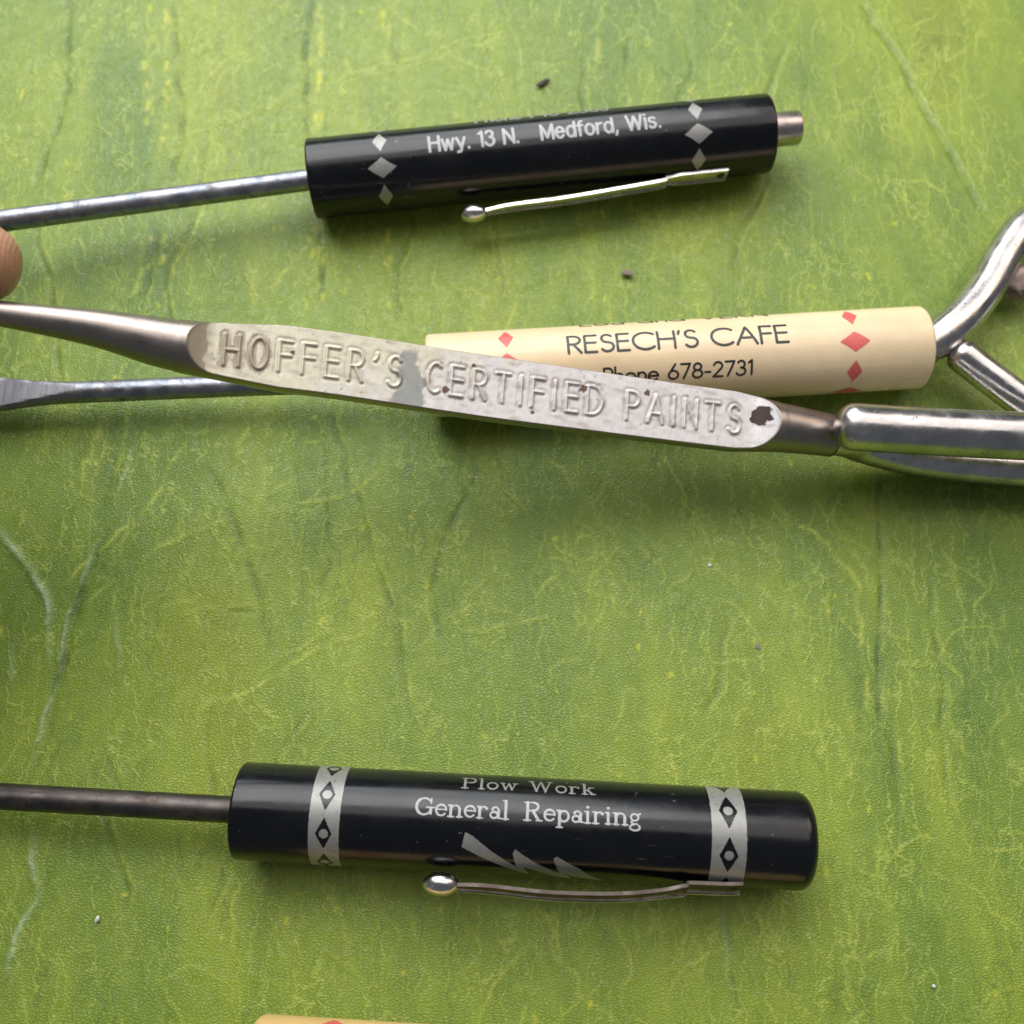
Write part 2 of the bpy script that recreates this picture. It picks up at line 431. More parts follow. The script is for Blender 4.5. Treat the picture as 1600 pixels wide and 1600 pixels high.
# ------------------------------------------------------------------ green vinyl sheet
H_ = 0.22
def axis_coords(lo, hi, far):
    c = list(np.arange(lo, hi, H_)); step = H_; x = c[-1]; up = []
    while x < far: step *= 1.35; x += step; up.append(x)
    step = H_; x = c[0]; dn = []
    while x > -far: step *= 1.35; x -= step; dn.append(x)
    return np.array(dn[::-1]+c+up), len(dn), len(c)
xs, ix, nxf = axis_coords(-82, 82, 420); ys, iy, nyf = axis_coords(-63, 89, 420)
GX, GY = np.meshgrid(xs, ys)
Zh = np.zeros(GX.shape); VE = np.zeros(GX.shape); DK = np.zeros(GX.shape); SP = np.zeros(GX.shape); SHEEN = np.zeros(GX.shape)
fx0, fy0 = xs[ix], ys[iy]
def splat(arr, p, q, w, amp, mode='max'):
    m = 3*w + H_
    i0 = max(0, int((min(p[0], q[0])-m-fx0)/H_)); i1 = min(nxf, int((max(p[0], q[0])+m-fx0)/H_)+2)
    j0 = max(0, int((min(p[1], q[1])-m-fy0)/H_)); j1 = min(nyf, int((max(p[1], q[1])+m-fy0)/H_)+2)
    if i1 <= i0 or j1 <= j0: return
    s = np.s_[iy+j0:iy+j1, ix+i0:ix+i1]
    g = amp*np.exp(-(seg_dist(GX[s], GY[s], p, q)/w)**2)
    if mode == 'max': arr[s] = np.maximum(arr[s], g)
    elif mode == 'min': arr[s] = np.minimum(arr[s], -g)
    else: arr[s] += g
def wiggle(pts, step=.7, amp=.28):
    P = catmull(np.array(pts, float), 10); L = np.r_[0, np.cumsum(np.linalg.norm(np.diff(P, axis=0), axis=1))]
    n = max(3, int(L[-1]/step)); t = np.linspace(0, L[-1], n)
    Q = np.c_[np.interp(t, L, P[:, 0]), np.interp(t, L, P[:, 1])]
    nz = rng.normal(0, 1, (n, 2)); nz[1:-1] = (nz[:-2]+nz[1:-1]+nz[2:])/2.2
    return Q + nz*amp
def px_line(pts): return [at(x, y, 0)[:2] for x, y in pts]
RIDGE = np.zeros(GX.shape); GRO = np.zeros(GX.shape)
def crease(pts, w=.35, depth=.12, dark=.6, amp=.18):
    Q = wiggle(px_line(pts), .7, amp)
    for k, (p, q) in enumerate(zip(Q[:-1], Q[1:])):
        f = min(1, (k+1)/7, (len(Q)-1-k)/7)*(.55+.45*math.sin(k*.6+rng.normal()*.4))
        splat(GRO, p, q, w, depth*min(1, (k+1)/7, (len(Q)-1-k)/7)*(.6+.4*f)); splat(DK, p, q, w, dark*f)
def ridge(pts, w=.45, h=.16, vein=.0, pale=.0, amp=.15):  # pale: strength of the sheen painted along the ridge
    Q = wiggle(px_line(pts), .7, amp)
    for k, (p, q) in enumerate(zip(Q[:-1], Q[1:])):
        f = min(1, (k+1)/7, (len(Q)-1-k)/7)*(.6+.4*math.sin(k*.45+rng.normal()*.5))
        splat(RIDGE, p, q, w, h*min(1, (k+1)/7, (len(Q)-1-k)/7)*(.5+.5*f)); splat(VE, p, q, w*.6, vein*f); splat(SHEEN, p, q, w*.7, pale*f)
def vein(pts, w=.22, s=.8, amp=.22, h=.03):
    Q = wiggle(px_line(pts), .55, amp)
    for k, (p, q) in enumerate(zip(Q[:-1], Q[1:])):
        f = min(1, (k+1)/7, (len(Q)-1-k)/7)*(.55+.45*math.sin(k*.5+rng.normal()*.6))
        splat(VE, p, q, w, s*f); splat(RIDGE, p, q, w*1.2, h)
crease([(1338,-10),(1370,40),(1402,85),(1430,145),(1470,215),(1505,275),(1545,350)], .40, .16, .45, .10)
ridge([(1350,-10),(1382,40),(1414,85),(1442,145),(1482,215),(1517,275),(1557,350)], .28, .10, .1, .38, .10)
crease([(488,-10),(478,60),(476,130),(480,215)], .38, .14, .75); crease([(506,100),(508,215)], .3, .1, .5)
crease([(498,340),(503,410),(500,480)], .35, .14, .8); vein([(500,-10),(497,60),(500,130),(497,215)], .5, .95, .3)
vein([(535,0),(533,80)], .4, .7); vein([(605,60),(600,150)], .4, .7)
crease([(262,-10),(272,50),(275,120),(284,190),(272,260),(262,300)], .45, .14, .55); crease([(286,30),(286,140)], .3, .08, .35)
vein([(262,0),(258,90)], .4, .6)
crease([(245,345),(238,420),(215,480)], .5, .15, .55); vein([(228,355),(222,410),(205,470)], .45, .8); vein([(245,380),(236,440),(226,480)], .4, .5)
vein([(165,640),(140,700),(125,760)], .45, .7); vein([(205,620),(190,700),(170,780)], .4, .55)
crease([(107,-10),(105,80),(100,160),(80,220),(60,270),(45,310)], .4, .14, .55); crease([(615,60),(625,140)], .3, .1, .5); crease([(450,40),(442,90)], .3, .1, .4)
crease([(650,0),(640,40)], .25, .08, .4); crease([(700,-5),(705,30)], .25, .08, .4)
ridge([(-10,820),(30,868),(60,915),(72,960),(72,1045)], .5, .26, .0, .95, .14); ridge([(150,845),(110,950),(88,1050),(68,1120),(52,1170),(28,1222)], .42, .24, .0, .8, .16)
crease([(162,835),(124,930),(100,1020),(80,1080),(76,1140)], .6, .2, .55, .12); ridge([(210,690),(185,760),(165,820)], .5, .16, .3, .4); crease([(185,700),(160,790)], .4, .14, .45)
ridge([(45,1290),(50,1370),(60,1405),(35,1440),(18,1490),(5,1560)], .55, .22, .0, .75); crease([(85,1345),(60,1410),(40,1470),(10,1530)], .4, .12, .4)
ridge([(18,1000),(15,1090)], .5, .12, .0, .5); ridge([(178,950),(185,1090)], .4, .1, 0, .4); ridge([(150,1195),(135,1225)], .5, .12, 0, .5)
vein([(292,680),(262,735),(240,780),(205,815),(150,860),(95,915)], .28, .9); vein([(262,690),(225,728)], .25, .7)
vein([(600,725),(545,770),(480,785),(425,805)], .28, .75); vein([(520,745),(470,790),(420,800)], .24, .6); vein([(360,810),(270,845),(215,880)], .28, .7); vein([(470,735),(420,775)], .24, .6)
vein([(575,985),(520,1010),(470,1030),(420,1062),(350,1095),(300,1110)], .28, .8); vein([(510,990),(440,1025),(400,1060)], .24, .6); vein([(395,945),(280,960)], .26, .5)
crease([(318,725),(345,770),(370,830),(385,880),(405,930),(412,975),(430,1020)], .5, .08, .45); crease([(505,700),(510,780),(505,960)], .3, .08, .35)
vein([(500,365),(455,410),(410,465)], .26, .8); vein([(800,48),(720,62),(650,90),(560,112),(500,135)], .25, .6); vein([(780,62),(650,100),(560,120)], .22, .5); vein([(520,105),(400,170),(310,205),(230,225)], .25, .4)
vein([(1195,768),(1240,812),(1285,840),(1310,875),(1335,905),(1348,960),(1348,1010),(1356,1060),(1358,1110),(1350,1140),(1352,1160)], .28, .95); vein([(1336,925),(1345,985),(1362,1015),(1365,1030)], .24, .8)
vein([(1350,1175),(1335,1200),(1318,1222),(1308,1240)], .26, .8); vein([(1320,1105),(1335,1150),(1330,1180)], .24, .7); vein([(1285,1110),(1270,1165)], .22, .6); vein([(1310,895),(1260,925)], .24, .6)
crease([(1376,735),(1372,800),(1376,880),(1376,960),(1372,1050),(1374,1120),(1372,1165)], .3, .1, .7, .06); ridge([(1384,800),(1386,900),(1384,1100),(1386,1170)], .4, .01, .0, .12)
crease([(745,700),(735,760),(705,815),(685,870),(676,950),(690,1000),(705,1010)], .4, .10, .6); crease([(1105,945),(1150,955)], .3, .1, .7); crease([(410,955),(320,958)], .3, .1, .6)
vein([(1332,1390),(1326,1430),(1330,1490),(1328,1510)], .3, .85); vein([(1340,1400),(1340,1480),(1338,1540)], .24, .6); vein([(1320,1505),(1332,1560),(1340,1600)], .28, .7); vein([(1375,1300),(1378,1400),(1385,1415)], .24, .8); vein([(1395,1380),(1392,1420),(1410,1430)], .22, .6); vein([(1345,1320),(1352,1370)], .22, .7); vein([(1332,1320),(1330,1390)], .22, .6); vein([(1390,1430),(1395,1500),(1392,1560)], .24, .6)
crease([(1136,1410),(1140,1480),(1150,1600)], .4, .1, .45); ridge([(1130,1410),(1136,1500),(1144,1590)], .5, .06, 0, .45); vein([(700,965),(735,950),(765,950),(810,965)], .24, .7); vein([(720,990),(800,975),(870,960)], .24, .65)
vein([(880,820),(885,860),(870,900),(845,915),(838,960)], .24, .75); vein([(770,840),(768,920),(772,960)], .22, .6); vein([(762,920),(760,960)], .22, .5); vein([(1050,790),(1110,840),(1190,855)], .22, .3)
crease([(430,1290),(440,1360)], .3, .07, .3); crease([(540,1380),(535,1460),(530,1580)], .3, .07, .4); vein([(540,1420),(535,1520),(525,1570)], .3, .7); vein([(940,0),(935,90),(930,140)], .5, .6); crease([(1000,0),(985,60),(975,130)], .4, .1, .35); crease([(1180,0),(1195,60)], .4, .1, .3)
vein([(1360,145),(1425,120),(1475,100),(1530,60)], .26, .5); vein([(1360,170),(1400,160),(1430,140)], .24, .6); crease([(330,760),(420,800)], .25, .04, .2)
for _ in range(16):                                    # long soft creases running away from the camera
    x0 = rng.uniform(20, 1580); y0 = rng.uniform(-10, 1200); L_ = rng.uniform(180, 420); sl = rng.normal()*.18
    pl = [(x0+sl*k*L_/5+rng.normal()*7, y0+k*L_/5) for k in range(6)]
    crease(pl, rng.uniform(.28, .45), rng.uniform(.06, .12), rng.uniform(.25, .5), .16)
    if rng.random() < .7: vein([(a+9, b) for a, b in pl], .24, rng.uniform(.4, .7))
# many short wandering veins over the whole sheet
def rand_vein(x, y, L, w, s, head):
    n = max(4, int(L/.55)); p = np.array([x, y])
    for k in range(n):
        head += rng.normal()*.34; head += (math.pi/2-head)*.06
        q = p + .55*np.array([math.cos(head), math.sin(head)])
        f = math.sin(math.pi*(k+.5)/n)*(.6+.4*rng.random())
        splat(VE, p, q, w, s*f); splat(RIDGE, p, q, w*1.3, .025*f); p = q
for _ in range(1100):
    x = rng.uniform(-82, 82); y = rng.uniform(-63, 89)
    dens = .55 + .45*math.sin(x*.13+1.0)*math.sin(y*.09+2.)+ (.25 if x > 0 else -.05)
    if rng.random() > dens: continue
    rand_vein(x, y, rng.gamma(2.2, 3.0)+1.5, rng.uniform(.11, .19), rng.uniform(.3, .9), math.pi/2+rng.normal()*.35)
for _ in range(150):                                   # yellow paint flecks
    x = rng.uniform(-80, 80); y = rng.uniform(-62, 88); r = rng.uniform(.10, .26)
    splat(SP, (x, y), (x+rng.normal()*.2, y+rng.normal()*.5), r, rng.uniform(.5, 1))
for _ in range(60):                                    # clusters along the folds at the top left
    x, y = at(rng.choice([497, 535, 605, 230, 258, 480])+rng.normal()*4, rng.uniform(0, 480))[:2]
    splat(SP, (x, y), (x+rng.normal()*.1, y+rng.uniform(.3, 1.4)), rng.uniform(.2, .4), rng.uniform(.3, .8))
Zh += -1.7*GRO + 1.3*RIDGE
Zh += .22*np.sin(GX*.045+.6)*np.cos(GY*.05+1.1) + .10*np.sin(GX*.13+GY*.05) - .22
n_y, n_x = GX.shape
sv = np.c_[GX.ravel(), GY.ravel(), Zh.ravel()]*MM
idx = np.arange(n_y*n_x).reshape(n_y, n_x)
quads = np.stack([idx[:-1, :-1], idx[:-1, 1:], idx[1:, 1:], idx[1:, :-1]], -1).reshape(-1, 4)
me = bpy.data.meshes.new('vinyl_sheet')
me.vertices.add(len(sv)); me.vertices.foreach_set('co', sv.ravel())
me.loops.add(quads.size); me.loops.foreach_set('vertex_index', quads.ravel())
me.polygons.add(len(quads)); me.polygons.foreach_set('loop_start', np.arange(0, quads.size, 4))
me.polygons.foreach_set('loop_total', np.full(len(quads), 4)); me.update(); me.validate()
me.polygons.foreach_set('use_smooth', np.ones(len(quads), bool))
for nm, arr in (('vein', VE), ('dark', DK), ('fleck', SP), ('pale', SHEEN)):
    a = me.attributes.new(nm, 'FLOAT', 'POINT'); a.data.foreach_set('value', arr.ravel().astype(np.float32))
sheet = bpy.data.objects.new('tabletop', me); sc.collection.objects.link(sheet)
sheet['kind'] = 'structure'; sheet['label'] = 'green mottled vinyl sheet with creases and pale yellow veins'
t = NT('green_vinyl'); t.dims = '2D'; v = t.coord(); vs = t.coord((1, .38, 1)); vh = t.coord((1.15, .8, 1))
big = t.ramp(t.noise(vs, 38, 4, .55, .4), [(.34, 0.0), (.66, 1.0)])
base = t.mix(big, (.140, .220, .030), (.270, .345, .036))
strk = t.ramp(t.noise(t.coord((1.0, .16, 1), (0, 0, -.06)), 95, 4, .55, .5), [(.50, 0.0), (.70, .30)])
base = t.mix(strk, base, (.105, .180, .026))
lime = t.ramp(t.noise(t.coord((1.0, .22, 1), (0, 0, .05)), 75, 4, .55, .4), [(.54, 0.0), (.74, .42)])
base = t.mix(lime, base, (.36, .42, .035))
teal = t.ramp(t.noise(t.coord((.55, 1.3, 1), (0, 0, .25)), 26, 3, .5, .3), [(.56, 0.0), (.78, .42)])
base = t.mix(teal, base, (.135, .245, .050))
olive = t.ramp(t.noise(t.coord((1.2, .5, 1)), 31, 4), [(.58, 0.0), (.75, .6)])
base = t.mix(olive, base, (.220, .260, .020))
nz = t.new('ShaderNodeTexNoise', noise_dimensions='2D'); nz.inputs['Scale'].default_value = 420; nz.inputs['Detail'].default_value = 3; t.link(v, nz.inputs['Vector'])
def voro(scale, stretch, warp, rot=0):
    vo = t.new('ShaderNodeTexVoronoi', feature='DISTANCE_TO_EDGE', voronoi_dimensions='2D'); vo.inputs['Scale'].default_value = scale
    wv = t.new('ShaderNodeMix', data_type='VECTOR'); wv.inputs[0].default_value = warp
    t.link(t.coord(stretch, (0, 0, rot)), wv.inputs[4]); t.link(nz.outputs['Color'], wv.inputs[5]); t.link(wv.outputs[1], vo.inputs['Vector'])
    return vo.outputs['Distance']
peb = voro(2400, (.85, 1.15, 1), .0014)                                   # leather pebbles
pit = t.math('MULTIPLY', t.ramp(peb, [(.0, 1.0), (.16, 0.0)]), t.ramp(t.noise(v, 340, 4, .6), [(.42, .10), (.60, 1.0)]))
base = t.mix(t.math('MULTIPLY', pit, .46), base, (.075, .130, .020))
tip_ = t.math('MULTIPLY', t.ramp(peb, [(.30, 0.0), (.52, 1.0)]), t.ramp(t.noise(vh, 420, 4, .6), [(.48, 0.0), (.60, 1.0)]))
base = t.mix(t.math('MULTIPLY', tip_, .50), base, (.42, .48, .22))  # pale glints on pebble tops, painted as colour
brk = t.ramp(t.noise(v, 2100, 3, .6), [(.34, .45), (.58, 1.0)])
netA = t.math('MULTIPLY', t.ramp(voro(430, (1, .20, 1), .0022, .05), [(.0, 1.0), (.075, 0.0)]), t.ramp(t.noise(t.coord((1, .6, 1)), 110, 3), [(.42, 0.0), (.56, 1.0)]))
netB = t.math('MULTIPLY', t.ramp(voro(800, (1, .38, 1), .0016, -.1), [(.0, 1.0), (.10, 0.0)]), t.ramp(t.noise(t.coord((1, .7, 1)), 150, 3), [(.50, 0.0), (.62, 1.0)]))
net = t.math('MAXIMUM', netA, t.math('MULTIPLY', netB, .7))
base = t.mix(t.math('MULTIPLY', t.math('MULTIPLY', net, brk), .60), base, (.44, .50, .09))
dnet = t.math('MULTIPLY', t.ramp(voro(210, (1, .22, 1), .0026, .08), [(.0, 1.0), (.045, 0.0)]), t.ramp(t.noise(v, 60, 3), [(.46, 0.0), (.60, 1.0)]))
base = t.mix(t.math('MULTIPLY', dnet, .34), base, (.060, .105, .025))
base = t.mix(t.math('MULTIPLY', t.math('MULTIPLY', t.attr('vein').outputs['Fac'], brk), .85), base, (.52, .55, .085))
base = t.mix(t.math('MULTIPLY', t.math('MULTIPLY', t.attr('pale').outputs['Fac'], brk), .62), base, (.52, .66, .45))  # whitish sheen on raised folds, mixed into the base colour
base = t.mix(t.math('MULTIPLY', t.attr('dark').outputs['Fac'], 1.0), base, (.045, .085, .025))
base = t.mix(t.math('MULTIPLY', t.attr('fleck').outputs['Fac'], .75), base, (.62, .60, .035))
base = t.mix(1.0, base, (.95, 1.0, 1.02), 'MULTIPLY')
t.set(Base_Color=base, Roughness=t.ramp(t.noise(vh, 900, 3), [(.3, .30), (.7, .50)]))
t.b.inputs['Specular IOR Level'].default_value = .42
hgt = t.math('ADD', t.math('MULTIPLY', t.ramp(peb, [(.0, 0.0), (.35, 1.0)]), .42), t.math('ADD', t.math('MULTIPLY', netA, .65), t.math('MULTIPLY', t.noise(v, 300, 3), .9)))
t.bump(hgt, .46, .00020)
me.materials.append(t.m)

# ------------------------------------------------------------------ shared screwdriver pieces
R = 5.4
def handle_profile(L, r, b0, b1):
    p = [(0, .01)]
    for k in range(7): a = k/6*math.pi/2; p.append((b0-b0*math.cos(a), r-b0+b0*math.sin(a)))
    for k in range(1, 24): p.append((b0+(L-b0-b1)*k/24, r))
    for k in range(9): a = k/8*math.pi/2; p.append((L-b1+b1*math.sin(a), r-b1+b1*math.cos(a)))
    p.append((L, .01)); return p
def make_handle(h, mat, root, b0=.5, b1=.5):
    return lathe('handle', h.P0, h.a, h.u, h.n, handle_profile(h.L, h.R, b0, b1), mat, root, 96, False, 60)
def make_clip(h, root, path, width, ang, mat, rim_mat, ball, thick=.45):
    """path: (s, rho) from ball end to base; ang: tilt of the radial direction above horizontal near side"""
    rd = -h.n*math.cos(ang) + h.u*math.sin(ang); tg = h.n*math.sin(ang) + h.u*math.cos(ang)
    P = catmull(np.array([(s, r) for s, r in path]), 10)
    W = np.interp(P[:, 0], [path[0][0], path[0][0]+4, path[-1][0]-8, path[-1][0]-6.8, path[-1][0]], [width*.45, width*.7, width*.85, width*1.15, width*1.15])
    v = []
    for (s, r), w in zip(P, W):
        c = h.P0 + h.a*s
        for dr, dw in ((0, -.5), (thick*.9, -.5), (thick, -.42), (thick, .42), (thick*.9, .5), (0, .5)):
            v.append(c + rd*(r+dr) + tg*(dw*w))
    m = 6; f = grid_faces(len(P), m, True); f.append(tuple(range(m))[::-1]); f.append(tuple((len(P)-1)*m+j for j in range(m)))
    clip = sharp(mesh_obj('clip', v, f, mat, root), 30)
    # bright worn rim along the lower edge
    v = []
    for (s, r), w in zip(P, W):
        c = h.P0 + h.a*s
        for dr, dw in ((-.05, -.50), (thick+.12, -.50), (thick+.12, -.62), (-.05, -.62)):
            v.append(c + rd*(r+dr) + tg*(dw*w))
    f = grid_faces(len(P), 4, True); f.append((3, 2, 1, 0)); f.append(tuple((len(P)-1)*4+j for j in range(4)))
    sharp(mesh_obj('rim', v, f, rim_mat, clip), 30)
    s0, r0, ra, rb = ball
    v = []; n1, n2 = 14, 22
    for i in range(n1+1):
        t_ = math.pi*i/n1
        for j in range(n2):
            q = 2*math.pi*j/n2
            v.append(h.P0 + h.a*(s0+ra*-math.cos(t_)) + rd*(r0+rb*math.sin(t_)*math.cos(q)) + tg*(rb*1.15*math.sin(t_)*math.sin(q)))
    mesh_obj('ball', v, grid_faces(n1+1, n2, True), rim_mat, clip)
    sr, rr_ = path[-1][0]-.9, path[-1][1]+thick
    v = []
    for i in range(5):
        t_ = math.pi/2*i/4
        for j in range(14):
            q = 2*math.pi*j/14; rb_ = .62*math.cos(t_)+.001
            v.append(h.P0 + h.a*(sr+rb_*math.cos(q)) + tg*(rb_*math.sin(q)) + rd*(rr_-.05+.3*math.sin(t_)))
    mesh_obj('rivet', v, grid_faces(5, 14, True), M['rusty_clip'], clip)
    return clip
def diamond_ring(h, root, cpx, step_px, w, hgt, mat, ks):
    s0, a0 = h.pix(*cpx); s1, a1 = h.pix(*step_px); pitch = a0-a1
    for k in ks:
        c = a0 + k*pitch
        w_, g_ = (w, hgt) if k % 2 == 0 else (w*.50, hgt*1.25)
        P = [(s0-w_/2, c), (s0, c-g_/2), (s0+w_/2, c), (s0, c+g_/2)]
        X, Y = sd_grid(s0-w/2-.2, s0+w/2+.2, c-g_/2-.2, c+g_/2+.2, .12)
        D = poly_sd(X, Y, P) + .05*np.sin(X*9+k*2)*np.cos(Y*8+k)
        h.decal('diamond', X, Y, D, mat, root)
def text_decal(h, name, txt, font, p0, p1, H, gap, space, mat, root, hw=None, grain=.012, hstep=.055):
    s0, a0 = h.pix(*p0); s1, a1 = h.pix(*p1)
    st, W = layout(txt, font, gap, space, hw)
    st = fit(st, W, s0, s1, 0, H)
    X, Y = sd_grid(s0-.3, s1+.4, -.4*H, 1.25*H, hstep)
    D = strokes_sd(X, Y, st) + grain*rng.normal(size=X.shape)
    v, f = march(X, Y, D)
    return mesh_obj(name, [h.pt(x, y + a0+(a1-a0)*(x-s0)/(s1-s0)) for x, y in v], f, mat, root)
# ------------------------------------------------------------------ black screwdriver with diamonds
h = Handle((487, 280), (1199, 209), R)
d1 = thing('screwdriver', [*h.P0[:2], 0], 'black pocket screwdriver printed Medford, Wis. with silver diamonds and metal end pin', 'screwdriver')
make_handle(h, M['black'], d1, .35, .5)
end = at(-420, 402, 10.0)
tube('shaft', np.linspace(h.P0 + h.a*1, end, 40), 1.45, M['shaft'], d1, 32)
a_, u_, n_ = frame_axis(h.a)
pin0 = h.P0 + h.a*(h.L-.5) + h.u*.35 + h.n*.25
lathe('end_pin', pin0, h.a, h.u, h.n, [(0, 2.35), (4.7, 2.35), (4.95, 2.2), (4.95, 1.6), (4.6, 1.5), (4.6, .01)], M['brown_steel'], d1, 40)
diamond_ring(h, d1, (597, 262), (603, 306), 3.9, 2.7, M['silver_ink'], (-1, 0, 1, 2))
diamond_ring(h, d1, (1092, 208), (1092, 250), 3.9, 2.7, M['silver_ink'], (-1, 0, 1, 2))
text_decal(h, 'lettering', 'Hwy. 13 N.   Medford, Wis.', HELV, (672, 237), (1032, 198), 2.25, .19, .40, M['white_ink'], d1, .086)
s0 = h.pix(745, 199)[0]; s1 = h.pix(953, 178)[0]; ba = h.pix(672, 237)[1]+4.7
st, W = layout('Phone 748-2883', HELV, .21, .34, .085); st = fit(st, W, s0, s1, ba, 2.6)
X, Y = sd_grid(s0-.3, s1+.4, ba-.6, ba+3.2, .06)
h.decal('lettering', X, Y, strokes_sd(X, Y, st)+.012*rng.normal(size=X.shape), M['silver_ink'], d1)
sb = h.pix(740, 325)[0]; se = h.pix(1128, 285)[0]
make_clip(h, d1, [(sb, R+2.3), (sb+5, R+1.75), (sb+12, R+1.55), (sb+20, R+1.0), (sb+26.6, R+.45), (sb+27.2, R+.05), (sb+31, R-.02), (se, R-.05)], 1.9, math.radians(-4), M['clip'], M['clip'], (sb-.2, R+2.45, 1.9, 1.25))

# ------------------------------------------------------------------ cream screwdriver with opener loop
h = Handle((669, 588), (1437, 543), R)
d2 = thing('screwdriver', [*h.P0[:2], 0], "cream pocket screwdriver printed RESECH'S CAFE with wire opener loop on its end", 'screwdriver')
make_handle(h, M['cream'], d2, .5, .55)
SH = [h.P0 + h.a*1, at(520, 597, 4.8), at(360, 603, 4.3), at(220, 609, 4.0), at(125, 613, 3.8)]
P = catmull(SH, 14); tip = at(-60, 618, 3.2)
blade_n = 26; Pb = [P[-1] + (tip-P[-1])*k/blade_n for k in range(1, blade_n+1)]
allp = np.vstack([P, Pb]); T = np.gradient(allp, axis=0); v = []; m = 32
for i, (p, tt) in enumerate(zip(allp, T)):
    a_, u_, n_ = frame_axis(-tt, (0, .06, 1)); k = max(0, i-len(P)+1)/blade_n
    fl = 1.45*(1-.62*min(1, k*1.35)**.9); wd = 1.45*(1+.62*min(1, k*1.6)**2)
    for j in range(m):
        q = 2*math.pi*j/m; c, s = math.cos(q), math.sin(q)
        uu = fl*c if k == 0 else np.clip(1.45*c, -fl, fl)
        v.append(p + u_*uu + n_*(wd*s))
nb = len(P)-1
f = grid_faces(nb+1, m, True); f.append(tuple(range(m))[::-1])
sh2 = sharp(mesh_obj('shaft', v[:(nb+1)*m], f, M['shaft'], d2), 28)
vb = v[nb*m:]; f = grid_faces(len(vb)//m, m, True); f.append(tuple(len(vb)-m+j for j in range(m)))
sharp(mesh_obj('blade', vb, f, M['ground_steel'], sh2), 22)
LP = [h.P0+h.a*(h.L-2), h.P0+h.a*(h.L+.6), at(1497, 503, 5.3), at(1537, 455, 4.8), at(1568, 400, 4.4), at(1604, 352, 4.2), at(1660, 322, 3.8), at(1740, 330, 3.2), at(1830, 380, 3.0),
      at(1872, 480, 3.0), at(1838, 580, 3.0), at(1760, 645, 3.2), at(1680, 662, 3.6), at(1610, 634, 4.2), at(1550, 592, 4.8), at(1503, 556, 5.2)]
LPs = catmull(LP, 12); rr = np.interp(np.linspace(0, 1, len(LPs)), [0, .12, .3, .75, 1], [2.45, 2.6, 2.45, 2.15, 2.15])
loop = tube('opener_loop', LPs, rr, M['chrome'], d2, 32)
# opener tooth, a rough lug on the inner side of the wire
bm = bmesh.new(); bmesh.ops.create_icosphere(bm, subdivisions=3, radius=1.0)
c0 = at(1595, 438, 3.4)
for w in bm.verts:
    d = np.array(w.co); r = 1+.24*math.sin(5*d[0]+2)*math.sin(6*d[1])+.17*math.sin(9*d[2]+4*d[0])+.10*math.sin(17*d[1]+11*d[0])+.08*math.sin(23*d[0]-13*d[2])
    w.co = Vector((np.array([d[0]*3.2, d[1]*2.3, d[2]*1.5])*r + c0)*MM)
mt = bpy.data.meshes.new('tooth'); bm.to_mesh(mt); bm.free(); mt.polygons.foreach_set('use_smooth', [True]*len(mt.polygons))
mt.materials.append(print_mat('crusty_tooth', (.36, .27, .23), .7, .2, (.12, .08, .06))); to = bpy.data.objects.new('tooth', mt); sc.collection.objects.link(to); to.parent = loop
to.matrix_parent_inverse = loop.matrix_world.inverted()
text_decal(h, 'lettering', "RESECH'S CAFE", SANS, (889, 552), (1232, 534), 2.5, .17, .42, M['black_ink'], d2, .07)
s0, _ = h.pix(955, 590); ba = h.pix(889, 552)[1]
s1 = h.pix(1175, 580)[0]; s0 = h.pix(944, 594)[0]; b1 = h.pix(1175, 583)[1]
st, W = layout('Phone 678-2731', SANS, .16, .42, .075)
st = fit(st, W, s0, s1, b1-.15, 1.85); X, Y = sd_grid(s0-.3, s1+.4, b1-.6, b1+3.2, .055)
h.decal('lettering', X, Y, strokes_sd(X, Y, st)+.012*rng.normal(size=X.shape), M['black_ink'], d2)
s0 = h.pix(908, 512)[0]; s1 = h.pix(1198, 493)[0]
st, W = layout('Lou and VERN', SANS, .17, .5, .065)
st = fit(st, W, s0, s1, ba+5.1, 2.1); X, Y = sd_grid(s0-.3, s1+.4, ba+4.3, ba+7.9, .055)
h.decal('lettering', X, Y, strokes_sd(X, Y, st)+.012*rng.normal(size=X.shape), M['black_ink'], d2)
diamond_ring(h, d2, (1337, 533), (1335, 581), 3.9, 2.65, M['red_ink'], (-2, -1, 0, 1))
diamond_ring(h, d2, (793, 568), (791, 614), 3.9, 2.65, M['red_ink'], (-1, 0, 1))

# ------------------------------------------------------------------ black screwdriver with banded handle
h = Handle((376, 1266), (1263, 1314), R)
d3 = thing('screwdriver', [*h.P0[:2], 0], 'black pocket screwdriver printed General Repairing with silver bands and lightning bolt', 'screwdriver')
make_handle(h, M['black'], d3, .35, 1.5)
tube('shaft', np.linspace(h.P0+h.a*1, at(-520, 1214, 4.6), 40), 1.5, M['dark_shaft'], d3, 32)
def band(h, root, cl, cr, dA, dB, mat):
    sL = h.pix(*cl)[0]; sR = h.pix(*cr)[0]; sA, aA = h.pix(*dA); sB, aB = h.pix(*dB)
    pitch = abs(aA-aB); per = 2*math.pi*h.R; nn = max(1, round(per/pitch)); pitch = per/nn; mid = (sL+sR)/2
    X, Y = sd_grid(sL-.2, sR+.2, -per/2, per/2, .085)
    D = np.maximum(sL-X, X-sR)
    yy = (Y-(aA+aB)/2) % pitch - pitch/2; xx = X-mid
    dia = (np.abs(xx)/(.27*(sR-sL))+np.abs(yy)/(.42*pitch)-1)*.8
    dot = np.hypot(xx, yy)-.52
    D = np.maximum(D, -np.maximum(dia, -dot)) + .02*rng.normal(size=X.shape)
    return h.decal('band', X, Y, D, mat, root)
band(h, d3, (481, 1310), (529, 1312), (510, 1241), (505, 1303), M['silver_ink'])
band(h, d3, (1112, 1330), (1167, 1333), (1139, 1269), (1140, 1335), M['silver_ink'])
